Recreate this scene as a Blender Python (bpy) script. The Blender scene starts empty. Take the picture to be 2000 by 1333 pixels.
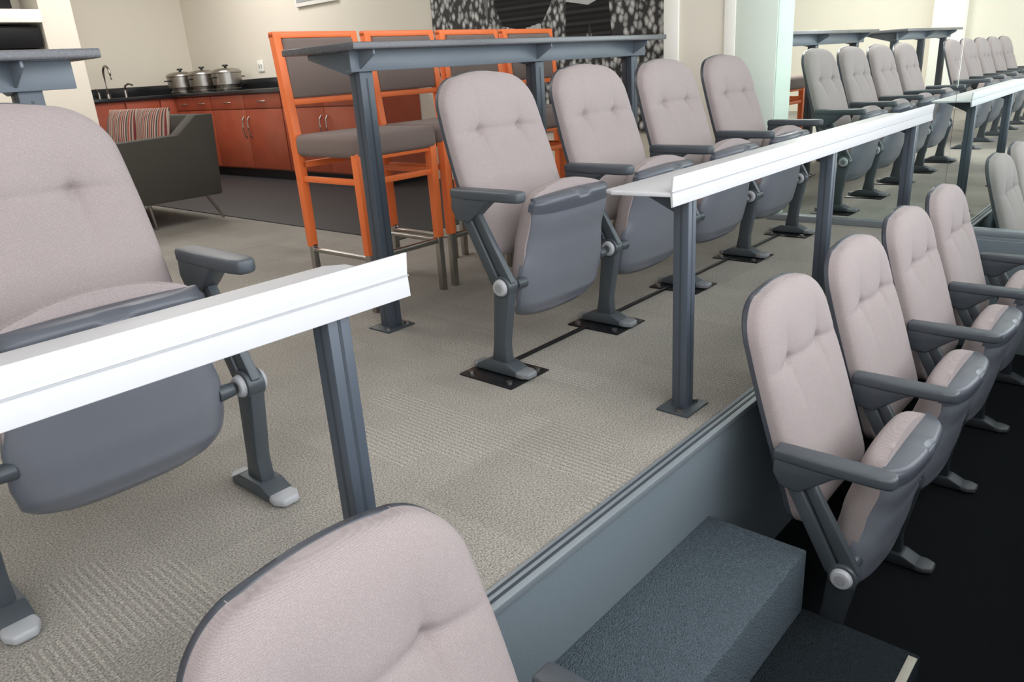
import bpy, bmesh, math, random
from mathutils import Vector, Matrix
random.seed(4)
scn = bpy.context.scene
COL = scn.collection

def lin(c):
    return tuple(((v/255.0)/12.92 if v/255.0 <= 0.04045 else ((v/255.0+0.055)/1.055)**2.4) for v in c)

# ---------------------------------------------------------------- materials
def mat(name, rgb, rough=0.6, metal=0.0, var=0.12, scale=30.0, bump=0.0, bscale=200.0, spec=0.5, coat=0.0, sheen=0.0, bdist=0.002):
    m = bpy.data.materials.new(name); m.use_nodes = True
    nt = m.node_tree; b = nt.nodes['Principled BSDF']
    c = lin(rgb)
    tc = nt.nodes.new('ShaderNodeTexCoord')
    n = nt.nodes.new('ShaderNodeTexNoise'); n.inputs['Scale'].default_value = scale; n.inputs['Detail'].default_value = 4
    nt.links.new(tc.outputs['Object'], n.inputs['Vector'])
    r = nt.nodes.new('ShaderNodeMix'); r.data_type = 'RGBA'
    r.inputs[6].default_value = (*[v*(1-var) for v in c], 1)
    r.inputs[7].default_value = (*[min(1, v*(1+var)) for v in c], 1)
    nt.links.new(n.outputs['Fac'], r.inputs[0])
    nt.links.new(r.outputs[2], b.inputs['Base Color'])
    b.inputs['Roughness'].default_value = rough
    b.inputs['Metallic'].default_value = metal
    b.inputs['Specular IOR Level'].default_value = spec
    b.inputs['Coat Weight'].default_value = coat
    b.inputs['Sheen Weight'].default_value = sheen
    if bump > 0:
        n2 = nt.nodes.new('ShaderNodeTexNoise'); n2.inputs['Scale'].default_value = bscale; n2.inputs['Detail'].default_value = 2
        nt.links.new(tc.outputs['Object'], n2.inputs['Vector'])
        bp = nt.nodes.new('ShaderNodeBump'); bp.inputs['Strength'].default_value = bump; bp.inputs['Distance'].default_value = bdist
        nt.links.new(n2.outputs['Fac'], bp.inputs['Height'])
        nt.links.new(bp.outputs['Normal'], b.inputs['Normal'])
    return m

def fabric(name, rgb, dark=0.80, sc=900.0, bump=0.35):
    m = bpy.data.materials.new(name); m.use_nodes = True
    nt = m.node_tree; b = nt.nodes['Principled BSDF']; c = lin(rgb)
    tc = nt.nodes.new('ShaderNodeTexCoord')
    w1 = nt.nodes.new('ShaderNodeTexWave'); w1.bands_direction = 'Z'; w1.inputs['Scale'].default_value = sc/7.0
    w1.inputs['Distortion'].default_value = 0.5; w1.inputs['Detail'].default_value = 1; w1.inputs['Detail Scale'].default_value = 6.0
    w2 = nt.nodes.new('ShaderNodeTexVoronoi'); w2.inputs['Scale'].default_value = sc*0.55
    nt.links.new(tc.outputs['Object'], w1.inputs['Vector']); nt.links.new(tc.outputs['Object'], w2.inputs['Vector'])
    mm = nt.nodes.new('ShaderNodeMath'); mm.operation = 'MULTIPLY_ADD'; mm.inputs[1].default_value = 0.9
    nt.links.new(w2.outputs['Distance'], mm.inputs[0]); 
    m2 = nt.nodes.new('ShaderNodeMath'); m2.operation = 'MULTIPLY'; m2.inputs[1].default_value = 0.35
    nt.links.new(w1.outputs['Fac'], m2.inputs[0]); nt.links.new(m2.outputs[0], mm.inputs[2])
    r = nt.nodes.new('ShaderNodeMix'); r.data_type = 'RGBA'
    r.inputs[6].default_value = (*[v*dark for v in c], 1); r.inputs[7].default_value = (*[min(1, v*1.15) for v in c], 1)
    nt.links.new(mm.outputs[0], r.inputs[0]); nt.links.new(r.outputs[2], b.inputs['Base Color'])
    b.inputs['Roughness'].default_value = 0.9; b.inputs['Specular IOR Level'].default_value = 0.2
    b.inputs['Sheen Weight'].default_value = 0.08
    bp = nt.nodes.new('ShaderNodeBump'); bp.inputs['Strength'].default_value = bump; bp.inputs['Distance'].default_value = 0.001
    nt.links.new(mm.outputs[0], bp.inputs['Height']); nt.links.new(bp.outputs['Normal'], b.inputs['Normal'])
    return m

def carpet_mat():
    m = bpy.data.materials.new('carpet_tiles'); m.use_nodes = True
    nt = m.node_tree; b = nt.nodes['Principled BSDF']; L = nt.links.new
    tc = nt.nodes.new('ShaderNodeTexCoord')
    sep = nt.nodes.new('ShaderNodeSeparateXYZ'); L(tc.outputs['Object'], sep.inputs[0])
    def math(op, a, bval=None):
        n = nt.nodes.new('ShaderNodeMath'); n.operation = op
        if isinstance(a, (int, float)): n.inputs[0].default_value = a
        else: L(a, n.inputs[0])
        if bval is not None:
            if isinstance(bval, (int, float)): n.inputs[1].default_value = bval
            else: L(bval, n.inputs[1])
        return n.outputs[0]
    def cells(wx, wy, seed):
        xc = math('FLOOR', math('ADD', math('MULTIPLY', sep.outputs['X'], 1/wx), seed))
        off = math('MULTIPLY', xc, 0.39)
        yc = math('FLOOR', math('ADD', math('MULTIPLY', sep.outputs['Y'], 1/wy), off))
        cmb = nt.nodes.new('ShaderNodeCombineXYZ'); L(xc, cmb.inputs[0]); L(yc, cmb.inputs[1]); cmb.inputs[2].default_value = seed
        wn = nt.nodes.new('ShaderNodeTexWhiteNoise'); wn.noise_dimensions = '3D'; L(cmb.outputs[0], wn.inputs['Vector'])
        return wn.outputs['Value']
    ca = cells(0.11, 0.34, 0.3)
    cb = cells(0.5, 0.5, 7.0)
    stripe_on = math('GREATER_THAN', ca, 0.82)
    sx = math('SINE', math('MULTIPLY', sep.outputs['X'], 2*3.14159/0.0155))
    st = math('MULTIPLY', math('GREATER_THAN', sx, 0.25), stripe_on)
    n1 = nt.nodes.new('ShaderNodeTexNoise'); n1.inputs['Scale'].default_value = 230; n1.inputs['Detail'].default_value = 3
    n2 = nt.nodes.new('ShaderNodeTexNoise'); n2.inputs['Scale'].default_value = 3; n2.inputs['Detail'].default_value = 6
    L(tc.outputs['Object'], n1.inputs['Vector']); L(tc.outputs['Object'], n2.inputs['Vector'])
    r = nt.nodes.new('ShaderNodeValToRGB'); L(n1.outputs['Fac'], r.inputs[0])
    r.color_ramp.elements[0].position = 0.3; r.color_ramp.elements[0].color = (*lin((106, 102, 96)), 1)
    r.color_ramp.elements[1].position = 0.72; r.color_ramp.elements[1].color = (*lin((182, 176, 167)), 1)
    v = math('ADD', math('MULTIPLY', cb, 0.12), 0.88)
    v = math('ADD', v, math('MULTIPLY', math('SUBTRACT', n2.outputs['Fac'], 0.5), 0.4))
    v = math('ADD', v, math('MULTIPLY', st, 0.24))
    v = math('SUBTRACT', v, math('MULTIPLY', stripe_on, 0.05))
    mx = nt.nodes.new('ShaderNodeVectorMath'); mx.operation = 'SCALE'
    L(r.outputs[0], mx.inputs[0]); L(v, mx.inputs['Scale'])
    L(mx.outputs[0], b.inputs['Base Color'])
    b.inputs['Roughness'].default_value = 0.95; b.inputs['Specular IOR Level'].default_value = 0.1
    bp = nt.nodes.new('ShaderNodeBump'); bp.inputs['Strength'].default_value = 0.7; bp.inputs['Distance'].default_value = 0.004
    h = math('ADD', n1.outputs['Fac'], math('MULTIPLY', st, 0.15))
    L(h, bp.inputs['Height']); L(bp.outputs['Normal'], b.inputs['Normal'])
    return m

def stripes_mat(name, cols, freq, axis='X'):
    m = bpy.data.materials.new(name); m.use_nodes = True
    nt = m.node_tree; b = nt.nodes['Principled BSDF']; L = nt.links.new
    tc = nt.nodes.new('ShaderNodeTexCoord'); sep = nt.nodes.new('ShaderNodeSeparateXYZ'); L(tc.outputs['Object'], sep.inputs[0])
    a = nt.nodes.new('ShaderNodeMath'); a.operation = 'MULTIPLY'; a.inputs[1].default_value = freq; L(sep.outputs[axis], a.inputs[0])
    f = nt.nodes.new('ShaderNodeMath'); f.operation = 'FRACT'; L(a.outputs[0], f.inputs[0])
    r = nt.nodes.new('ShaderNodeValToRGB'); r.color_ramp.interpolation = 'CONSTANT'; L(f.outputs[0], r.inputs[0])
    e = r.color_ramp.elements
    while len(e) < len(cols): e.new(0.5)
    for i, c in enumerate(cols):
        e[i].position = i/len(cols); e[i].color = (*lin(c), 1)
    L(r.outputs[0], b.inputs['Base Color']); b.inputs['Roughness'].default_value = 0.9
    return m

def mural_mat():
    m = bpy.data.materials.new('mural_crowd_print'); m.use_nodes = True
    nt = m.node_tree; b = nt.nodes['Principled BSDF']; L = nt.links.new
    tc = nt.nodes.new('ShaderNodeTexCoord')
    mp = nt.nodes.new('ShaderNodeMapping'); mp.inputs['Scale'].default_value = (1, 1.2, 0.8); L(tc.outputs['Object'], mp.inputs[0])
    v = nt.nodes.new('ShaderNodeTexVoronoi'); v.inputs['Scale'].default_value = 20; L(mp.outputs[0], v.inputs['Vector'])
    n = nt.nodes.new('ShaderNodeTexNoise'); n.inputs['Scale'].default_value = 30; n.inputs['Detail'].default_value = 5; L(mp.outputs[0], n.inputs['Vector'])
    sp = nt.nodes.new('ShaderNodeSeparateColor'); L(v.outputs['Color'], sp.inputs[0])
    # per-person tone, bright at cell centre, dark between
    a = nt.nodes.new('ShaderNodeMath'); a.operation = 'MULTIPLY_ADD'; a.inputs[1].default_value = -1.1; a.inputs[2].default_value = 0.62; L(v.outputs['Distance'], a.inputs[0])
    c = nt.nodes.new('ShaderNodeMath'); c.operation = 'MULTIPLY_ADD'; c.inputs[1].default_value = 0.35; L(sp.outputs[0], c.inputs[0]); L(a.outputs[0], c.inputs[2])
    d = nt.nodes.new('ShaderNodeMath'); d.operation = 'MULTIPLY_ADD'; d.inputs[1].default_value = 0.6; L(n.outputs['Fac'], d.inputs[0]); L(c.outputs[0], d.inputs[2])
    r = nt.nodes.new('ShaderNodeValToRGB'); L(d.outputs[0], r.inputs[0])
    r.color_ramp.elements[0].position = 0.45; r.color_ramp.elements[0].color = (0.02, 0.02, 0.02, 1)
    r.color_ramp.elements[1].position = 1.0; r.color_ramp.elements[1].color = (0.68, 0.68, 0.66, 1)
    L(r.outputs[0], b.inputs['Base Color']); b.inputs['Roughness'].default_value = 0.5
    return m

def glass_mat():
    m = bpy.data.materials.new('clear_green_glass'); m.use_nodes = True
    nt = m.node_tree; nt.nodes.clear(); L = nt.links.new
    o = nt.nodes.new('ShaderNodeOutputMaterial'); mx = nt.nodes.new('ShaderNodeMixShader')
    t = nt.nodes.new('ShaderNodeBsdfTransparent'); t.inputs[0].default_value = (0.95, 0.985, 0.972, 1)
    g = nt.nodes.new('ShaderNodeBsdfGlossy'); g.inputs['Roughness'].default_value = 0.0; g.inputs[0].default_value = (0.9, 1, 0.97, 1)
    f = nt.nodes.new('ShaderNodeFresnel'); f.inputs[0].default_value = 1.3
    L(f.outputs[0], mx.inputs[0]); L(t.outputs[0], mx.inputs[1]); L(g.outputs[0], mx.inputs[2]); L(mx.outputs[0], o.inputs[0])
    return m

M = {}
M['fab'] = fabric('taupe_woven_fabric', (144, 133, 132))
M['shell'] = mat('slate_seat_plastic', (102, 105, 113), 0.3, var=0.03, bump=0.1, bscale=500)
M['lip'] = mat('slate_lip_plastic', (76, 79, 87), 0.34, var=0.04, bump=0.1, bscale=500)
M['shelldark'] = mat('dark_back_plastic', (60, 63, 70), 0.4, var=0.05, bump=0.15, bscale=500)
M['arm'] = mat('charcoal_armrest_plastic', (66, 71, 77), 0.38, var=0.06, bump=0.25, bscale=600)
M['iron'] = mat('dark_painted_iron', (66, 72, 77), 0.4, metal=0.2, var=0.08)
M['ironshade'] = mat('shaded_painted_iron', (38, 42, 46), 0.5, metal=0.2, var=0.08)  # same leg iron, darkened to carry the shade of the lower row
M['capgrey'] = mat('light_grey_cap', (156, 157, 160), 0.5, var=0.05)
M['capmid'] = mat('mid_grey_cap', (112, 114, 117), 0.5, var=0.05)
M['capshade'] = mat('shaded_grey_cap', (62, 64, 66), 0.5, var=0.05)  # cap grey with the lower row's shade painted in
M['black'] = mat('black_steel_plate', (28, 29, 32), 0.35, metal=0.4)
M['chrome'] = mat('brushed_chrome', (172, 168, 162), 0.3, metal=1.0, var=0.03)
M['bolt'] = mat('steel_bolt', (150, 148, 145), 0.35, metal=1.0)
M['white'] = mat('white_laminate', (188, 187, 190), 0.4, var=0.02)
M['post'] = mat('slate_painted_steel', (70, 77, 87), 0.4, metal=0.15, var=0.05)
M['postdark'] = mat('slate_groove', (50, 56, 64), 0.5)
M['beam'] = mat('table_steel_beam', (98, 106, 115), 0.4, metal=0.1, var=0.04)
M['granite'] = mat('dark_granite', (84, 84, 88), 0.25, var=0.6, scale=160)
M['orange'] = mat('orange_stained_wood', (236, 118, 60), 0.4, var=0.06, scale=12)
M['stoolfab'] = fabric('brown_stool_fabric', (122, 107, 101))
M['cab'] = mat('cherry_cabinet_wood', (150, 70, 47), 0.35, var=0.22, scale=6)
M['blackstone'] = mat('black_stone_worktop', (34, 35, 38), 0.18, var=0.5, scale=150)
M['wall'] = mat('cream_wall_paint', (219, 212, 198), 0.85, var=0.02, scale=3)
M['wallgreen'] = mat('pale_green_paint', (212, 222, 211), 0.7, var=0.02, scale=3)
M['trimw'] = mat('white_trim_paint', (236, 234, 226), 0.6, var=0.02)
M['ceil'] = mat('ceiling_white', (232, 230, 225), 0.9, var=0.02)
M['carpet'] = carpet_mat()
M['darkfloor'] = mat('dark_vinyl_floor', (34, 34, 36), 0.6, var=0.15, scale=60)
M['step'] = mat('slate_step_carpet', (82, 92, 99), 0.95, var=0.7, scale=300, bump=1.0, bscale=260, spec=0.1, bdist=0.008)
M['steplow'] = mat('shaded_step_carpet', (32, 38, 42), 0.95, var=0.5, scale=300, bump=1.0, bscale=260, spec=0.1, bdist=0.008)  # step carpet with the lower tread's shade put into the colour
M['riser'] = mat('slate_riser_panel', (100, 110, 116), 0.75, var=0.15, scale=240, bump=0.4, bscale=300)
M['lowfloor'] = mat('shaded_lower_carpet', (10, 13, 15), 0.95, var=0.3, scale=160, bump=0.5, spec=0.1)  # near-black colour stands in for the unlit lower level
M['nosing'] = mat('aluminium_nosing', (150, 158, 164), 0.4, metal=0.6, var=0.05)
M['sofa'] = fabric('olive_grey_upholstery', (70, 66, 60))
M['pillow'] = stripes_mat('striped_pillow', [(118, 46, 50), (160, 140, 122), (66, 56, 62), (176, 132, 112), (140, 64, 56), (140, 124, 108), (56, 48, 54), (176, 160, 142)], 9.0, 'Y')
M['mural'] = mural_mat()
M['inkdark'] = stripes_mat('dark_jersey_print', [(22, 22, 22), (34, 34, 34), (16, 16, 16), (52, 52, 52)], 12.0, 'Z')
M['inkwhite'] = mat('white_kit_print', (190, 190, 188), 0.6, var=0.3, scale=14)
M['inkskin'] = mat('grey_print', (110, 110, 108), 0.6, var=0.3, scale=14)
M['glass'] = glass_mat()
M['pale'] = mat('pale_step_strip', (150, 146, 134), 0.6)

# ---------------------------------------------------------------- mesh builder
class MB:
    def __init__(s): s.v = []; s.f = []; s.m = []
    def add(s, verts, faces, mi=0):
        o = len(s.v); s.v += [tuple(v) for v in verts]
        for f in faces: s.f.append([i+o for i in f]); s.m.append(mi)
    def addbm(s, bm, mi=0):
        bm.verts.ensure_lookup_table(); bm.verts.index_update()
        s.add([v.co for v in bm.verts], [[v.index for v in f.verts] for f in bm.faces], mi); bm.free()
    def box(s, x0, x1, y0, y1, z0, z1, bev=0.0, mi=0, seg=2):
        bm = bmesh.new(); bmesh.ops.create_cube(bm, size=1.0)
        for v in bm.verts:
            v.co = Vector((x0+(v.co.x+.5)*(x1-x0), y0+(v.co.y+.5)*(y1-y0), z0+(v.co.z+.5)*(z1-z0)))
        if bev > 0: bmesh.ops.bevel(bm, geom=bm.edges[:], offset=bev, segments=seg, affect='EDGES', profile=0.5)
        s.addbm(bm, mi); return s
    def prism(s, pts, axis, a, b, bev=0.0, mi=0, seg=2):
        bm = bmesh.new()
        def P(p, t):
            return {'X': (t, p[0], p[1]), 'Y': (p[0], t, p[1]), 'Z': (p[0], p[1], t)}[axis]
        A = [bm.verts.new(P(p, a)) for p in pts]; B = [bm.verts.new(P(p, b)) for p in pts]
        n = len(pts); bm.faces.new(A); bm.faces.new(B[::-1])
        for i in range(n): bm.faces.new((A[i], B[i], B[(i+1) % n], A[(i+1) % n]))
        bmesh.ops.recalc_face_normals(bm, faces=bm.faces[:])
        if bev > 0: bmesh.ops.bevel(bm, geom=bm.edges[:], offset=bev, segments=seg, affect='EDGES', profile=0.5)
        s.addbm(bm, mi); return s
    def cyl(s, p0, p1, r0, r1=None, seg=20, mi=0, bev=0.0):
        if r1 is None: r1 = r0
        p0 = Vector(p0); p1 = Vector(p1); d = p1-p0; q = d.to_track_quat('Z', 'Y')
        bm = bmesh.new(); bmesh.ops.create_cone(bm, cap_ends=True, segments=seg, radius1=r0, radius2=r1, depth=d.length)
        if bev > 0:
            ed = [e for e in bm.edges if abs(e.verts[0].co.z-e.verts[1].co.z) < 1e-6]
            bmesh.ops.bevel(bm, geom=ed, offset=bev, segments=2, affect='EDGES', profile=0.5)
        for v in bm.verts: v.co = q @ v.co + (p0+p1)/2
        s.addbm(bm, mi); return s
    def tube(s, pts, r, seg=10, mi=0):
        pts = [Vector(p) for p in pts]; rings = []
        for i, p in enumerate(pts):
            d = (pts[min(i+1, len(pts)-1)]-pts[max(i-1, 0)]).normalized(); q = d.to_track_quat('Z', 'Y')
            rings.append([p + q @ Vector((r*math.cos(2*math.pi*k/seg), r*math.sin(2*math.pi*k/seg), 0)) for k in range(seg)])
        vs = [v for R in rings for v in R]; fs = []
        for i in range(len(pts)-1):
            for k in range(seg):
                fs.append([i*seg+k, i*seg+(k+1) % seg, (i+1)*seg+(k+1) % seg, (i+1)*seg+k])
        fs.append(list(range(seg))[::-1]); fs.append([(len(pts)-1)*seg+k for k in range(seg)])
        s.add(vs, fs, mi); return s
    def lathe(s, prof, c=(0, 0, 0), seg=28, mi=0):
        vs = []; fs = []; n = len(prof)
        for r, z in prof:
            for k in range(seg):
                a = 2*math.pi*k/seg; vs.append((c[0]+r*math.cos(a), c[1]+r*math.sin(a), c[2]+z))
        for i in range(n-1):
            for k in range(seg): fs.append([i*seg+k, i*seg+(k+1) % seg, (i+1)*seg+(k+1) % seg, (i+1)*seg+k])
        s.add(vs, fs, mi); return s
    def pad(s, z0, z1, hw, yf, yb, rows=60, cols=40, arch=0.0, mi=0):
        F = []; B = []
        for i in range(rows+1):
            t = i/rows; t = .45*t+.55*(.5-.5*math.cos(math.pi*t)); z = z0+(z1-z0)*t
            for j in range(cols+1):
                u = -1+2*j/cols; u = .5*u+.5*math.sin(u*math.pi/2)
                x = hw(z)*u; zz = z+arch*(1-u*u)*t
                F.append((x, yf(u, z, x, t), zz)); B.append((x, yb(u, z, x, t), zz))
        W = cols+1; N = len(F); fs = []
        for i in range(rows):
            for j in range(cols):
                a = i*W+j
                fs.append([a, a+1, a+W+1, a+W]); fs.append([N+a, N+a+W, N+a+W+1, N+a+1])
        for i in range(rows):
            a = i*W; fs.append([a, a+W, N+a+W, N+a]); a = i*W+cols; fs.append([a+W, a, N+a, N+a+W])
        for j in range(cols):
            a = j; fs.append([a+1, a, N+a, N+a+1]); a = rows*W+j; fs.append([a, a+1, N+a+1, N+a])
        s.add(F+B, fs, mi); return s
    def mesh(s, name, mats, ang=40):
        me = bpy.data.meshes.new(name); me.from_pydata(s.v, [], s.f)
        for m in mats: me.materials.append(m)
        for i, p in enumerate(me.polygons): p.material_index = s.m[i]
        bm = bmesh.new(); bm.from_mesh(me); bmesh.ops.recalc_face_normals(bm, faces=bm.faces[:]); bm.to_mesh(me); bm.free()
        me.shade_smooth(); me.set_sharp_from_angle(angle=math.radians(ang)); return me

def obj(name, me, parent=None, loc=(0, 0, 0), rot=0.0, label=None, category=None, group=None, kind=None):
    o = bpy.data.objects.new(name, me); COL.objects.link(o); o.location = loc
    if rot: o.rotation_euler = (0, 0, rot)
    if parent: o.parent = parent
    if label: o['label'] = label
    if category: o['category'] = category
    if group: o['group'] = group
    if kind: o['kind'] = kind
    return o

def struct(name, mb, mats, label, category):
    return obj(name, mb.mesh(name, mats), label=label, category=category, kind='structure')

# ---------------------------------------------------------------- setting
XG = 4.41; ZL = -0.59; YE = 0.833
XR = 12.8; XL = -4.0; YB = 9.8; ZC = 2.8; YF = -1.0
struct('floor', MB().box(XL, XR, YE+0.045, YB, -0.06, 0), [M['carpet']], 'grey-beige patterned carpet tile floor of the upper level', 'floor')
struct('floor.001', MB().box(2.93, 5.0, 3.6, YB, 0.0, 0.006), [M['darkfloor']], 'dark vinyl floor strip beside the kitchen cabinets', 'floor')
struct('floor.002', MB().box(XL, XR, YF, YE+0.06, ZL-0.06, ZL), [M['lowfloor']], 'lower level carpet with shade put into its near-black colour', 'floor')
struct('wall_riser', MB().box(XL, XR, YE, YE+0.045, ZL, -0.012), [M['riser']], 'slate grey riser panel below the upper level edge', 'wall')
nos = MB().box(XL, XR, YE-0.006, YE+0.045, -0.012, 0.006, 0.001)
nos.box(XL, XR, YE+0.010, YE+0.017, 0.006, 0.0075, 0, 1).box(XL, XR, YE+0.028, YE+0.034, 0.006, 0.0075, 0, 1)
struct('trim_1', nos, [M['nosing'], M['postdark']], 'grey metal nosing strip along the upper level edge', 'trim')
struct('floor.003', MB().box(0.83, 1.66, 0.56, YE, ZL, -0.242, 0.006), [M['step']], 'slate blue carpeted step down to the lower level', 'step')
struct('floor.004', MB().box(0.83, 1.66, 0.277, 0.56, ZL, -0.42, 0.006), [M['steplow']], 'lower carpeted step with shade painted into its colour', 'step')
struct('trim_2', MB().box(1.0, 1.64, 0.28, 0.30, -0.42, -0.416, 0.001), [M['pale']], 'pale strip along the edge of the lower step', 'trim')

struct('wall_back', MB().box(XL, XR, YB, YB+0.1, 0, ZC), [M['wall']], 'cream painted rear wall above the sink', 'wall')
struct('wall_partition', MB().box(5.0, 5.1, 2.6, YB, 0, ZC), [M['wall']], 'cream painted side wall behind the kitchen and mural', 'wall')
struct('wall_pier', MB().box(XG, 5.1, 2.20, 2.50, 0, ZC), [M['wall']], 'cream painted end of the partition wall', 'wall')
struct('trim_3', MB().box(XG-0.015, 5.1, 2.50, 2.60, 0, ZC, 0.003), [M['trimw']], 'white vertical trim strip beside the mural', 'trim')
struct('trim_6', MB().box(XG-0.015, 5.1, 2.13, 2.20, 0, ZC, 0.003), [M['trimw']], 'white vertical trim strip beside the green column', 'trim')
struct('wall_column', MB().box(XG-0.01, XG+0.22, 1.88, 2.13, 0, ZC, 0.004), [M['wallgreen']], 'pale green column beside the glass partition', 'column')
struct('wall_left', MB().box(XL-0.1, XL, YF, YB, ZL, ZC), [M['wall']], 'cream side wall', 'wall')
struct('wall_right', MB().box(XR, XR+0.1, YF, YB, ZL, ZC), [M['wall']], 'cream far wall of the neighbouring suite', 'wall')
struct('trim_4', MB().box(XR-0.15, XR, 2.75, 3.15, 0, ZC, 0.01), [M['trimw']], 'white column on the far wall of the neighbouring suite', 'trim')
struct('ceiling', MB().box(XL, XR, YF, YB, ZC, ZC+0.1), [M['ceil']], 'white ceiling', 'ceiling')
struct('wall_low', MB().box(XG-0.05, XG+0.05, YF, YE, ZL, -0.012, 0.004), [M['riser']], 'low slate wall below the glass partition', 'wall')
struct('trim_5', MB().box(XG-0.03, XG+0.03, YF, 1.88, 0.0, 0.035, 0.003).box(XG-0.03, XG+0.03, YF, YE, -0.012, 0.0, 0.001), [M['nosing']], 'aluminium floor track of the glass partition', 'trim')
struct('window_1', MB().box(XG-0.004, XG+0.004, 0.953, 1.88, 0.035, ZC), [M['glass']], 'greenish clear glass partition panel next to the column', 'glass partition')
struct('window_2', MB().box(XG-0.004, XG+0.004, YF, 0.947, 0.035, ZC), [M['glass']], 'greenish clear glass partition panel above the lower level', 'glass partition')
struct('wall_light_block', MB().box(XL, XR, -0.5, -0.4, ZL, 0.38), [M['lowfloor']], 'added unseen low wall keeping light off the lower level', 'wall')  # unseen blocker, added to cut daylight on the lower floor

# ---------------------------------------------------------------- stadium chair
def yback(z): return 0.13 + (z-0.38)*0.325
ZT = 0.938
def hwback(z):
    b = 0.241 - 0.028*max(0, (z-0.6)/0.35)**2
    R = 0.105; zt = ZT
    if z > zt-R: b = b - R + math.sqrt(max(0, R*R-(z-(zt-R))**2))
    R2 = 0.04; zb = 0.36
    if z < zb+R2: b = b - R2 + math.sqrt(max(0, R2*R2-((zb+R2)-z)**2))
    return max(b, 0.02)
def edge(u, t, p=6): return math.sqrt(max(0, (1-abs(u)**p)*(1-abs(2*t-1)**(p+6))))
def backfront(u, z, x, t):
    y = yback(z) - 0.024 - 0.042*edge(u, t, 5)
    for tx in (-0.1, 0.1):
        dx = x-tx; dz = z-0.755
        y += 0.013*math.exp(-(dx*dx+dz*dz)/(2*0.011**2)) + 0.015*math.exp(-(dx*dx/(2*0.055**2)+dz*dz/(2*0.05**2)))
        y += 0.005*math.exp(-(dx*dx/(2*0.06**2)+dz*dz/(2*0.006**2)))
        y += 0.006*math.exp(-(dx*dx/(2*0.006**2)+(dz+0.02)**2/(2*0.05**2)))
        y += 0.003*math.exp(-(dx*dx/(2*0.018**2)+(dz+0.03)**2/(2*0.12**2)))
    y += 0.007*(1-u*u)
    y += 0.0045*math.exp(-(z-0.755)**2/(2*0.013**2))*(1-u**6)
    return y
mb = MB().pad(0.36, ZT, hwback, backfront, lambda u, z, x, t: yback(z), 110, 76, 0.012)
me_back = mb.mesh('backrest_cushion', [M['fab']], 60)
def hws(z): return hwback(z)+0.002
mb = MB().pad(0.357, ZT+0.002, hws, lambda u, z, x, t: yback(z)-0.007, lambda u, z, x, t: yback(z)+0.005+0.014*edge(u, t), 40, 30, 0.012)
me_shell = mb.mesh('backrest_shell', [M['shelldark']], 50)
def interp(T, z):
    if z <= T[0][0]: return T[0][1]
    for (a, b), (c, d) in zip(T, T[1:]):
        if z <= c:
            k = (z-a)/(c-a); k = k*k*(3-2*k)*0.5+k*0.5; return b+(d-b)*k
    return T[-1][1]
YS = [(.160, .0), (.178, -.020), (.22, -.044), (.31, -.062), (.41, -.078), (.50, -.102), (.56, -.112)]
HW = [(.160, .165), (.172, .190), (.195, .210), (.25, .220), (.33, .218), (.39, .203), (.45, .197), (.51, .200), (.545, .198), (.562, .186)]
def ysh(z): return interp(YS, z)
mb = MB().pad(0.160, 0.556, lambda z: interp(HW, z),
              lambda u, z, x, t: ysh(z)-0.022*(1-u*u)+0.03*abs(u)**8, lambda u, z, x, t: ysh(z)+0.045, 60, 40, 0.004)
me_seatshell = mb.mesh('seat_shell', [M['shell']], 50)
def lipf(u, z, x, t):
    n = 0.012*math.exp(-(x/0.028)**4)*max(0, (z-0.542)/0.02)
    return ysh(z)-0.022*(1-u*u)+0.03*abs(u)**8-0.002+n-0.002*math.sin(math.pi*t)+0.010*max(0, (t-.7)/.3)**2
mb = MB().pad(0.518, 0.565, lambda z: interp(HW, min(z, 0.556))+0.0015, lipf, lambda u, z, x, t: ysh(z)+0.046, 24, 60, 0.006)
me_lip = mb.mesh('seat_front_lip', [M['lip']], 50)
def hwc(z):
    b = 0.213 - 0.014*max(0, (z-.35)/.2); R = 0.055
    if z > 0.578-R: b = b-R+math.sqrt(max(0, R*R-(z-(0.578-R))**2))
    R = 0.04
    if z < 0.22+R: b = b-R+math.sqrt(max(0, R*R-((0.22+R)-z)**2))
    return b
mb = MB().pad(0.22, 0.578, hwc, lambda u, z, x, t: ysh(z)+0.032+0.012*max(0, (z-.5)/.08), lambda u, z, x, t: ysh(z)+0.060+0.048*edge(u, t), 50, 40, 0.024)
me_seat = mb.mesh('seat_cushion', [M['fab']], 60)

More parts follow.
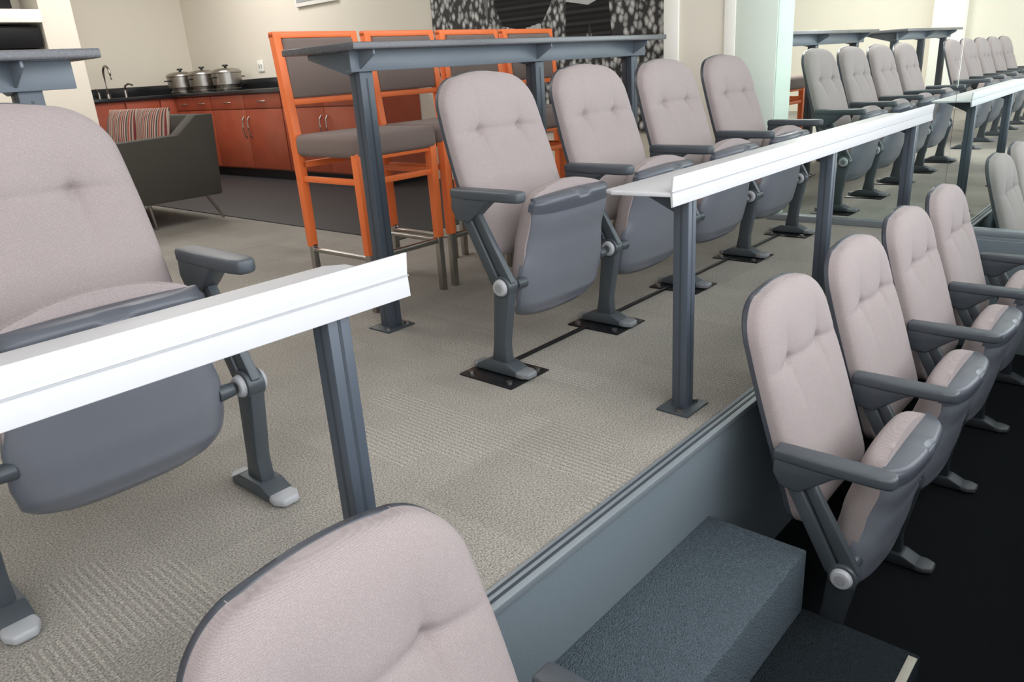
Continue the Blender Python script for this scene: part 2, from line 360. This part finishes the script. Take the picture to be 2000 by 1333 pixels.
mb = MB()
mb.prism([(-0.026, 0.16), (0.026, 0.16), (0.030, 0.04), (0.029, -0.09), (0.021, -0.122), (0.0, -0.13), (-0.021, -0.122), (-0.029, -0.09), (-0.030, 0.04)], 'Z', 0.573, 0.606, 0.009, seg=3)
mb.prism([(0.155, 0.585), (-0.04, 0.585), (0.01, 0.562), (0.05, 0.53), (0.09, 0.50), (0.14, 0.505), (0.16, 0.54)], 'X', -0.025, 0.025, 0.007)
me_arm = mb.mesh('armrest', [M['arm']], 50)
HY = -0.032
def std(mm):
    mb = MB()
    mb.prism([(0.135, 0.525), (0.09, 0.52), (HY+0.012, 0.315), (HY+0.042, 0.295)], 'X', -0.017, 0.017, 0.004)
    mb.prism([(0.08, 0.515), (0.055, 0.525), (HY-0.038, 0.315), (HY-0.005, 0.295)], 'X', -0.012, 0.012, 0.004)
    mb.cyl((-0.022, HY, 0.298), (0.022, HY, 0.298), 0.036, bev=0.004)
    mb.prism([(HY-0.034, 0.30), (HY+0.034, 0.30), (0.022, 0.10), (0.035, 0.03), (-0.035, 0.03), (-0.03, 0.10)], 'X', -0.019, 0.019, 0.006, mi=1)
    mb.prism([(0.095, 0.004), (0.095, 0.02), (0.05, 0.042), (-0.04, 0.042), (-0.085, 0.022), (-0.085, 0.004)], 'X', -0.032, 0.032, 0.004, mi=1)
    mb.cyl((-0.034, HY, 0.298), (0.034, HY, 0.298), 0.014)
    return mb.mesh('leg_standard', [M['iron'], mm], 40)
me_std = {'light': std(M['iron']), 'shaded': std(M['ironshade'])}
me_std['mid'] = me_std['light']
me_hcap = {s: MB().cyl((s*0.02, HY, 0.298), (s*0.034, HY, 0.298), 0.029, 0.024, bev=0.003).mesh('hinge_cap', [M['capgrey']], 50) for s in (-1, 1)}
FC = {}
for key, mm in (('light', M['capgrey']), ('mid', M['capmid']), ('shaded', M['capshade'])):
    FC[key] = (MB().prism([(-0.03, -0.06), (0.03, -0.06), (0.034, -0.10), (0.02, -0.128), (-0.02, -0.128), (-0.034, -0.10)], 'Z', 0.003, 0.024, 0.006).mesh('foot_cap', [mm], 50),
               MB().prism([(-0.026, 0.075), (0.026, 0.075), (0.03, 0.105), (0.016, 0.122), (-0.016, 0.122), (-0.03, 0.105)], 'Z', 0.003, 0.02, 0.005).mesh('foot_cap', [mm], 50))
mb = MB().box(-0.095, 0.095, -0.115, 0.115, 0.0, 0.006, 0.001)
me_plate = mb.mesh('base_plate', [M['black']], 40)
me_bolt = MB().cyl((0, 0, 0.005), (0, 0, 0.014), 0.011, seg=6).mesh('bolt', [M['bolt']])
me_pin = MB().cyl((-0.205, HY, 0.298), (-0.245, HY, 0.298), 0.02, 0.016, bev=0.003).mesh('pivot_pin', [M['iron']])
me_pin2 = MB().cyl((0.205, HY, 0.298), (0.245, HY, 0.298), 0.02, 0.016, bev=0.003).mesh('pivot_pin', [M['iron']])

def chair(cx, y, z, half, right=True, left=True, plate=False, label='', group='', far=False, caps='light'):
    e = obj('stadium_chair', None, loc=(cx, y, z), label=label, category='chair', group=group)
    e.empty_display_size = 0.2
    for nm, me in (('backrest', me_back), ('backrest_shell', me_shell), ('seat_cushion', me_seat), ('seat_shell', me_seatshell), ('seat_lip', me_lip), ('pivot_pin', me_pin), ('pivot_pin', me_pin2)):
        obj(nm, me, e)
    for on, sx in ((left, -half), (right, half)):
        if not on: continue
        lg = obj('leg', me_std[caps], e, (sx, 0, 0.006 if plate else 0))
        obj('armrest', me_arm, e, (sx, 0, 0))
        for s in (-1, 1): obj('hinge_cap', me_hcap[s], lg)
        for c in FC[caps]: obj('foot_cap', c, lg)
        if plate:
            obj('base_plate', me_plate, lg, (0, 0, -0.006))
            if not far:
                for a in (-0.07, 0.07):
                    for b in (-0.085, 0.085): obj('bolt', me_bolt, lg, (a, b, -0.006))
    return e

YU = 1.60; YL = 0.505
chair(0.503, YU, 0, 0.287, label='taupe folding stadium chair standing alone beside the aisle', group='upper row stadium chairs')
for k in range(4):
    chair(1.990+0.595*k, YU, 0, 0.2975, right=(k == 3), plate=True, caps='mid',
          label='taupe folding stadium chair, seat flipped up, on black base plates', group='upper row stadium chairs')
obj('floor_rail', MB().box(1.70, 4.1, YU+0.03, YU+0.045, 0, 0.010, 0.002).mesh('floor_rail', [M['black']]), label='thin black steel floor rail joining the chair base plates', category='floor rail')
chair(0.455, YL, ZL, 0.2825, caps='shaded', label='taupe folding stadium chair beside the carpeted steps', group='lower row stadium chairs')
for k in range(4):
    chair(1.97+0.57*k, YL, ZL, 0.285, right=(k == 3), caps='shaded',
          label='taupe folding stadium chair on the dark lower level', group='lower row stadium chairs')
for cx in [8.82-(1.998+0.595*k) for k in range(4)]:
    chair(cx, YU, 0, 0.2975, right=(cx > 6.7), plate=True, far=True, caps='mid', label='taupe folding stadium chair beyond the glass partition', group='chairs beyond the glass')
for i, cx in enumerate([8.32, 8.91, 9.5, 10.09, 10.68]):
    chair(cx, YU, 0, 0.295, right=(i == 4), caps='mid', label='taupe folding stadium chair far beyond the glass partition', group='chairs beyond the glass')
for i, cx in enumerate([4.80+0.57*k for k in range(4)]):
    chair(cx, YL, ZL, 0.285, right=(i == 3), caps='shaded', label='taupe folding stadium chair on the lower level beyond the glass', group='chairs beyond the glass')

# ---------------------------------------------------------------- drink rails
def drink_rail(x0, x1, posts, label):
    e = obj('drink_rail', None, loc=((x0+x1)/2, 1.0, 0), label=label, category='counter', group='white drink rails on posts')
    cx = (x0+x1)/2
    mb = MB()
    mb.prism([(-0.051, 0.602), (-0.044, 0.600), (-0.041, 0.637), (-0.045, 0.676), (-0.052, 0.677), (-0.048, 0.640)], 'X', x0-cx, x1-cx, 0.0012)
    mb.box(x0-cx, x1-cx, -0.051, -0.046, 0.6370, 0.6392, 0, 1)
    sh = [(x0-cx, -0.044), (x1-cx, -0.044), (x1-cx, 0.12), (x1-cx-0.03, 0.15), (x0-cx-0.0, 0.15), (x0-cx-0.02, 0.12)]
    mb.prism(sh, 'Z', 0.626, 0.637, 0.003)
    obj('rail_top', mb.mesh('rail_top', [M['white'], M['capgrey']]), e)
    for px in posts:
        p = px-cx; w = 0.021
        q = MB().box(p-w, p+w, -0.037, 0.008, 0.005, 0.624, 0.002)
        q.box(p-0.003, p+0.003, -0.0375, -0.034, 0.006, 0.6, 0, 1).box(p-w-0.0005, p-w+0.002, -0.018, -0.012, 0.006, 0.6, 0, 1).box(p+w-0.002, p+w+0.0005, -0.018, -0.012, 0.006, 0.6, 0, 1)
        po = obj('post', q.mesh('post', [M['post'], M['postdark']]), e)
        bp = MB().box(p-0.06, p+0.06, -0.065, 0.035, 0, 0.007, 0.001)
        obj('post_base', bp.mesh('post_base', [M['iron']]), po)
        for a in (-0.042, 0.042): obj('bolt', me_bolt, po, (p+a, -0.03, 0.002))
        br = MB().prism([(0.008, 0.624), (0.12, 0.624), (0.12, 0.612), (0.008, 0.56)], 'X', p-0.004, p+0.004, 0.001)
        obj('bracket', br.mesh('bracket', [M['post']]), po)
drink_rail(-0.9, 0.790, [-0.55, 0.65], 'white laminate drink rail on slate steel posts before one chair')
drink_rail(1.655, 4.02, [1.78, 2.81, 3.83], 'long white laminate drink rail on slate posts before four chairs')
drink_rail(4.79, 7.085, [4.99, 6.01, 7.03], 'white drink rail on slate posts beyond the glass partition')
drink_rail(8.0, 10.9, [8.17, 9.4, 10.6], 'white drink rail on slate posts far beyond the glass')

# ---------------------------------------------------------------- high tables
def high_table(x0, x1, legs, label):
    cx = (x0+x1)/2
    e = obj('bar_table', None, loc=(cx, 2.32, 0), label=label, category='table', group='bar height tables')
    obj('tabletop', MB().box(x0-cx, x1-cx, -0.15, 0.28, 1.044, 1.068, 0.004).mesh('tabletop', [M['granite']]), e)
    ap = MB().prism([(-0.045, 0.974), (-0.010, 0.974), (-0.010, 0.981), (-0.036, 0.981), (-0.036, 1.036), (0.0, 1.036), (0.0, 1.044), (-0.045, 1.044)], 'X', x0-cx+0.06, x1-cx-0.04, 0.001)
    obj('apron_beam', ap.mesh('apron_beam', [M['beam']]), e)
    for lx in legs:
        p = lx-cx; w = 0.03
        q = MB().box(p-w, p+w, -0.03, 0.03, 0.006, 1.04, 0.003).box(p-0.004, p+0.004, -0.0305, -0.028, 0.01, 0.95, 0, 1).box(p-w-0.0005, p-w+0.002, -0.004, 0.004, 0.01, 1.0, 0, 1)
        lo = obj('table_leg', q.mesh('table_leg', [M['post'], M['postdark']]), e)
        bp = MB().box(p-0.07, p+0.07, -0.06, 0.06, 0, 0.007, 0.001)
        obj('leg_base', bp.mesh('leg_base', [M['iron']]), lo)
        for a in (-0.05, 0.05): obj('bolt', me_bolt, lo, (p+a, -0.035, 0.002))
        obj('cantilever_bracket', MB().prism([(-0.13, 1.044), (0.26, 1.044), (0.26, 1.028), (0.03, 0.965), (-0.03, 0.975), (-0.13, 1.028)], 'X', p-0.038, p-0.0305, 0.001).mesh('cantilever_bracket', [M['beam']]), lo)
high_table(1.68, 3.70, [1.815, 2.80, 3.58], 'bar height table with dark granite top on slate steel legs')
high_table(-1.2, 0.87, [-0.9, 0.0, 0.72], 'bar height table with granite top behind the lone chair')
high_table(5.12, 7.14, [5.24, 6.1, 7.0], 'bar height table with granite top beyond the glass partition')
high_table(7.95, 10.0, [8.1, 9.0, 9.85], 'bar height table far beyond the glass partition')

# ---------------------------------------------------------------- bar stools (origin: floor centre, front -Y)
def stool_meshes():
    parts = []
    hx = 0.2; tw = 0.018
    mb = MB()
    for s in (-1, 1):
        x0, x1 = (s*hx-tw, s*hx+tw)
        mb.prism([(0.235, 1.15), (0.272, 1.15), (0.235, 0.74), (0.225, 0.25), (0.19, 0.25), (0.19, 0.74)], 'X', x0, x1, 0.003)
    mb.box(-hx-tw, hx+tw, 0.236, 0.274, 1.132, 1.158, 0.004)
    mb.box(-hx, hx, 0.212, 0.242, 0.862, 0.886, 0.003)
    mb.box(-hx, hx, 0.19, 0.215, 0.60, 0.625, 0.003)
    parts.append(('back_frame', mb.mesh('back_frame', [M['orange']])))
    for s in (-1, 1):
        parts.append(('front_leg', MB().prism([(-0.225, 0.67), (-0.182, 0.67), (-0.186, 0.25), (-0.22, 0.25)], 'X', s*hx-tw, s*hx+tw, 0.003).mesh('front_leg', [M['orange']])))
        parts.append(('stretcher', MB().box(s*hx-0.01, s*hx+0.01, -0.19, 0.19, 0.54, 0.565, 0.003).mesh('stretcher', [M['orange']])))
    parts.append(('stretcher', MB().box(-hx, hx, -0.215, -0.19, 0.535, 0.56, 0.003).mesh('stretcher', [M['orange']])))
    parts.append(('seat_rail', MB().box(-hx, hx, -0.215, -0.185, 0.635, 0.665, 0.003).mesh('seat_rail', [M['orange']])))
    mb = MB()
    for s in (-1, 1):
        mb.box(s*hx-0.014, s*hx+0.014, -0.216, -0.188, 0.0, 0.26, 0.002); mb.box(s*hx-0.014, s*hx+0.014, 0.19, 0.218, 0.0, 0.26, 0.002)
        mb.cyl((s*hx, -0.2, 0.235), (s*hx, 0.205, 0.235), 0.011)
    mb.cyl((-hx, -0.2, 0.235), (hx, -0.2, 0.235), 0.014)
    parts.append(('foot_frame', mb.mesh('foot_frame', [M['chrome']])))
    parts.append(('seat', MB().box(-0.222, 0.222, -0.235, 0.20, 0.648, 0.742, 0.028, seg=4).mesh('seat', [M['stoolfab']], 60)))
    parts.append(('backrest', MB().prism([(0.210, 0.889), (0.254, 0.889), (0.270, 1.131), (0.218, 1.131)], 'X', -hx+0.018, hx-0.018, 0.012, seg=3).mesh('back_pad', [M['stoolfab']], 60)))
    return parts
SM = stool_meshes()
def stool(x, y, label, rot=0):
    e = obj('bar_stool', None, loc=(x, y, 0), rot=rot, label=label, category='bar stool', group='orange bar stools')
    for n, me in SM: obj(n, me, e)
for i in range(4):
    stool(2.11+0.478*i, 2.735, 'orange wood bar stool with brown padded seat and back')
for i in range(4):
    stool(5.32+0.478*i, 2.735, 'orange wood bar stool beyond the glass partition')

# ---------------------------------------------------------------- kitchen
def cab_side(y0, y1):
    cy = (y0+y1)/2; h = (y1-y0)/2
    e = obj('kitchen_cabinet', None, loc=(4.7, cy, 0), label='cherry wood base cabinet with two doors and steel handles', category='cabinet', group='kitchen base cabinets')
    b = MB().box(-0.28, 0.29, -h, h, 0.10, 0.88).box(-0.24, 0.29, -h, h, 0.006, 0.10, 0, 1)
    obj('body', b.mesh('body', [M['cab'], M['black']]), e)
    for s in (-1, 1):
        a, c = (-h+0.006, -0.003) if s < 0 else (0.003, h-0.006)
        dr = obj('drawer', MB().box(-0.302, -0.28, a, c, 0.73, 0.872, 0.003).mesh('drawer', [M['cab']]), e)
        obj('handle', MB().tube([(-0.302, (a+c)/2-0.07, 0.80), (-0.325, (a+c)/2-0.05, 0.80), (-0.33, (a+c)/2, 0.80), (-0.325, (a+c)/2+0.05, 0.80), (-0.302, (a+c)/2+0.07, 0.80)], 0.006).mesh('handle', [M['chrome']]), dr)
        do = obj('door', MB().box(-0.302, -0.28, a, c, 0.115, 0.722, 0.003).mesh('door', [M['cab']]), e)
        yy = s*0.05
        obj('handle', MB().tube([(-0.302, yy, 0.43), (-0.325, yy, 0.46), (-0.335, yy, 0.54), (-0.325, yy, 0.62), (-0.302, yy, 0.65)], 0.007).mesh('handle', [M['chrome']]), do)
for a, b in ((5.55, 6.95), (6.95, 8.35), (8.35, 9.19)): cab_side(a+0.002, b-0.002)
e = obj('kitchen_cabinet', None, loc=(4.2, 9.5, 0), label='cherry wood sink cabinet below the faucet', category='cabinet', group='kitchen base cabinets')
obj('body', MB().box(-0.78, 0.79, -0.28, 0.29, 0.10, 0.88).box(-0.78, 0.79, -0.24, 0.29, 0.006, 0.10, 0, 1).mesh('body', [M['cab'], M['black']]), e)
for a in (-0.77, -0.37, 0.03):
    obj('door', MB().box(a, a+0.38, -0.302, -0.28, 0.115, 0.87, 0.003).mesh('door', [M['cab']]), e)
wt = MB().box(4.37, 4.998, 5.53, 9.795, 0.881, 0.92, 0.004).box(3.40, 4.37, 9.17, 9.795, 0.881, 0.92, 0.004)
wt.box(4.975, 4.998, 5.53, 9.795, 0.92, 1.03, 0.002).box(3.40, 4.975, 9.77, 9.795, 0.92, 1.03, 0.002)
obj('kitchen_worktop', wt.mesh('kitchen_worktop', [M['blackstone']]), label='black stone kitchen worktop with backsplash', category='worktop')
e = obj('faucet', None, loc=(3.80, 9.55, 0.92), label='tall chrome gooseneck kitchen faucet', category='faucet')
mb = MB().cyl((0, 0, 0), (0, 0, 0.05), 0.028)
pts = [(0, 0, 0.05), (0, 0, 0.26)]+[(0, -0.09+0.09*math.cos(a), 0.26+0.09*math.sin(a)) for a in [math.pi*i/10 for i in range(1, 11)]]+[(0, -0.18, 0.20)]
mb.tube(pts, 0.013); obj('spout', mb.mesh('spout', [M['chrome']]), e)
obj('lever', MB().cyl((-0.1, 0, 0), (-0.1, 0, 0.07), 0.016).tube([(-0.1, 0, 0.07), (-0.13, -0.02, 0.11)], 0.008).mesh('lever', [M['chrome']]), e)
e = obj('faucet', None, loc=(4.0, 9.55, 0.92), label='small chrome side faucet with lever', category='faucet')
obj('spout', MB().cyl((0, 0, 0), (0, 0, 0.08), 0.02).tube([(0, 0, 0.08), (0, -0.03, 0.13), (0.02, -0.08, 0.15), (0.05, -0.12, 0.13)], 0.011).mesh('spout', [M['chrome']]), e)
for (x, y) in ((4.56, 9.25), (4.64, 8.88), (4.72, 8.48)):
    e = obj('chafing_dish', None, loc=(x, y, 0.921), label='round polished chafing dish with lid and dark knob', category='chafing dish', group='chafing dishes')
    e.scale = (1.15, 1.15, 0.98)
    obj('pan', MB().lathe([(0.0, 0.0), (0.12, 0.0), (0.125, 0.02), (0.11, 0.03), (0.115, 0.06), (0.138, 0.07), (0.142, 0.19), (0.148, 0.195), (0.148, 0.205), (0.0, 0.205)]).mesh('pan', [M['chrome']]), e)
    l = obj('lid', MB().lathe([(0.144, 0.206), (0.142, 0.215), (0.12, 0.235), (0.07, 0.246), (0.0, 0.250)]).mesh('lid', [M['chrome']]), e)
    obj('knob', MB().lathe([(0.0, 0.246), (0.012, 0.25), (0.012, 0.265), (0.03, 0.27), (0.026, 0.285), (0.0, 0.288)]).mesh('knob', [M['black']]), l)
    for s in (-1, 1):
        obj('handle', MB().tube([(s*0.12, -0.04, 0.15), (s*0.165, -0.04, 0.15), (s*0.165, 0.04, 0.15), (s*0.12, 0.04, 0.15)], 0.007).mesh('handle', [M['black']]), e)
e = obj('wall_outlet', MB().box(4.985, 4.998, 8.12, 8.24, 1.10, 1.22, 0.003).mesh('wall_outlet', [M['trimw']]), label='white double electrical outlet plate above the worktop', category='outlet')
for y in (8.15, 8.195): obj('socket', MB().box(4.98, 4.986, y, y+0.015, 1.14, 1.18).mesh('socket', [M['capgrey']]), e)
obj('picture_frame', MB().box(4.965, 4.998, 6.6, 7.3, 1.69, 2.2, 0.004).box(4.96, 4.966, 6.64, 7.26, 1.73, 2.16, 0, 1).mesh('picture_frame', [M['trimw'], M['capgrey']]), label='white framed picture hung high on the cream wall', category='picture')
e = obj('tall_cabinet', None, loc=(2.6, 9.3, 0), label='tall cream built-in with dark recess and white shelf', category='cabinet')
obj('body', MB().box(-0.9, 0.78, -0.4, 0.49, 0, 1.42).box(0.47, 0.78, -0.4, 0.49, 1.42, 2.79).box(-0.9, 0.47, 0.1, 0.49, 1.42, 2.79).box(-0.9, 0.47, -0.4, 0.1, 2.25, 2.79).mesh('body', [M['wall']]), e)
obj('shelf', MB().box(-0.9, 0.468, -0.44, 0.095, 1.68, 1.80, 0.006).mesh('shelf', [M['trimw']]), e)
obj('oven_front', MB().box(-0.9, 0.44, -0.37, 0.08, 1.45, 1.655, 0.006).mesh('oven_front', [M['black']]), e)
obj('dark_screen', MB().box(-0.9, 0.30, -0.2, -0.15, 1.83, 2.2, 0.006).mesh('dark_screen', [M['black']]), e)

# ---------------------------------------------------------------- mural
mb = MB().box(4.975, 4.998, 2.62, 5.27, 0.45, 2.5)
X = 4.974
def poly(pts, mi, x):
    mb.prism([(p[0], p[1]) for p in pts], 'X', x, x-0.001, 0, mi)
poly([(4.50, 2.1), (4.02, 2.1), (3.98, 1.6), (3.92, 1.42), (4.02, 1.28), (4.25, 1.24), (4.44, 1.28), (4.52, 1.45), (4.46, 1.7)], 1, X)
poly([(4.42, 1.26), (4.25, 1.235), (4.04, 1.27), (4.0, 1.08), (4.2, 1.02), (4.46, 1.06)], 2, X-0.001)
poly([(3.96, 1.5), (3.90, 2.1), (3.84, 2.1), (3.86, 1.6), (3.90, 1.38)], 3, X-0.001)
poly([(4.58, 1.6), (4.54, 2.1), (4.62, 2.1), (4.66, 1.6), (4.60, 1.3)], 3, X-0.001)
poly([(3.78, 2.1), (3.46, 2.1), (3.42, 1.6), (3.40, 1.42), (3.58, 1.36), (3.78, 1.40), (3.80, 1.7)], 2, X)
poly([(3.78, 1.40), (3.58, 1.36), (3.40, 1.42), (3.38, 1.2), (3.36, 1.0), (3.52, 1.0), (3.57, 1.25), (3.66, 1.0), (3.80, 1.0), (3.80, 1.2)], 1, X-0.001)
poly([(3.60, 2.05), (3.52, 2.05), (3.54, 1.55), (3.60, 1.55)], 1, X-0.001)
poly([(3.38, 2.1), (3.30, 2.1), (3.26, 1.6), (3.28, 1.35), (3.34, 1.35), (3.36, 1.6)], 3, X-0.001)
obj('wall_mural', mb.mesh('wall_mural', [M['mural'], M['inkdark'], M['inkwhite'], M['inkskin']]), label='large black and white photo mural of athletes before a crowd', category='mural')

# ---------------------------------------------------------------- sofa
e = obj('sofa', None, loc=(2.2, 6.3, 0), label='low olive grey sofa on slim chrome legs', category='sofa')
obj('body', MB().box(-0.75, 0.70, -0.68, 1.0, 0.19, 0.42, 0.02).mesh('body', [M['sofa']]), e)
obj('backrest', MB().prism([(0.54, 0.40), (0.70, 0.25), (0.735, 0.78), (0.65, 0.78)], 'Y', -0.68, 1.0, 0.015).mesh('backrest', [M['sofa']]), e)
obj('arm', MB().prism([(-0.75, 0.19), (0.70, 0.19), (0.735, 0.78), (0.60, 0.78), (0.44, 0.65), (-0.75, 0.61)], 'Y', -0.72, -0.58, 0.012).mesh('arm', [M['sofa']]), e)
obj('seat_cushion', MB().box(-0.75, 0.50, -0.57, 0.98, 0.40, 0.47, 0.02).mesh('sofa_cushion', [M['sofa']]), e)
for (x, y, dx) in ((0.6, -0.66, 0.10), (0.6, 0.92, 0.10), (-0.65, -0.66, -0.06), (-0.65, 0.92, -0.06), (0.15, -0.66, 0.02)):
    obj('leg', MB().cyl((x, y, 0.19), (x+dx, y, 0.0), 0.014, 0.009).mesh('sofa_leg', [M['chrome']]), e)
def pillow(x, y, z, ry):
    mb = MB().pad(-0.185, 0.185, lambda z: 0.24-0.015*(1-(z/0.185)**2), lambda u, z, x, t: -0.055*((1-u**2)*(1-(2*t-1)**2))**.5-0.004, lambda u, z, x, t: 0.055*((1-u**2)*(1-(2*t-1)**2))**.5+0.004, 24, 24)
    mb.v = [(v[1], v[0], v[2]) for v in mb.v]
    o = obj('throw_pillow', mb.mesh('throw_pillow', [M['pillow']], 80), loc=(x, y, z), label='striped red and cream throw pillow on the sofa', category='pillow', group='striped pillows')
    o.rotation_euler = (0, ry, 0.05)
pillow(2.645, 5.98, 0.66, 0.2); pillow(2.64, 6.50, 0.66, 0.2)

# ---------------------------------------------------------------- lights
w = bpy.data.worlds.new('sky'); scn.world = w; w.use_nodes = True
nt = w.node_tree; bg = nt.nodes['Background']; bg.inputs[0].default_value = (0.93, 0.965, 1.0, 1); bg.inputs[1].default_value = 4.3
def area(loc, sx, sy, e, col=(1, 0.97, 0.94), rot=(0, 0, 0)):
    l = bpy.data.lights.new('ceiling_lamp', 'AREA'); l.shape = 'RECTANGLE'; l.size = sx; l.size_y = sy; l.energy = e; l.color = col
    o = bpy.data.objects.new('ceiling_lamp', l); COL.objects.link(o); o.location = loc; o.rotation_euler = rot
for p, en in (((1.5, 3.8), 30), ((1.0, 7.0), 55), ((3.6, 7.6), 60), ((7.0, 3.2), 140), ((10.5, 4.0), 120), ((-2, 4), 30)):
    area((p[0], p[1], ZC-0.03), 1.2, 1.2, en)

# ---------------------------------------------------------------- camera
cam = bpy.data.cameras.new('camera'); co = bpy.data.objects.new('camera', cam); COL.objects.link(co)
cam.sensor_width = 36; cam.lens = 36*1473/2000.0; cam.clip_start = 0.02
R = Vector((0.6584, -0.7501, -0.0631)); U = Vector((0.2944, 0.1793, 0.9387)); F = Vector((0.6927, 0.6365, -0.3390))
F.normalize(); R = (R - F*R.dot(F)).normalized(); U = R.cross(F).normalized()
m3 = Matrix((R, U, -F)).transposed()
co.matrix_world = Matrix.Translation((0, 0, 0.95)) @ m3.to_4x4()
scn.camera = co
scn.view_settings.view_transform = 'Standard'
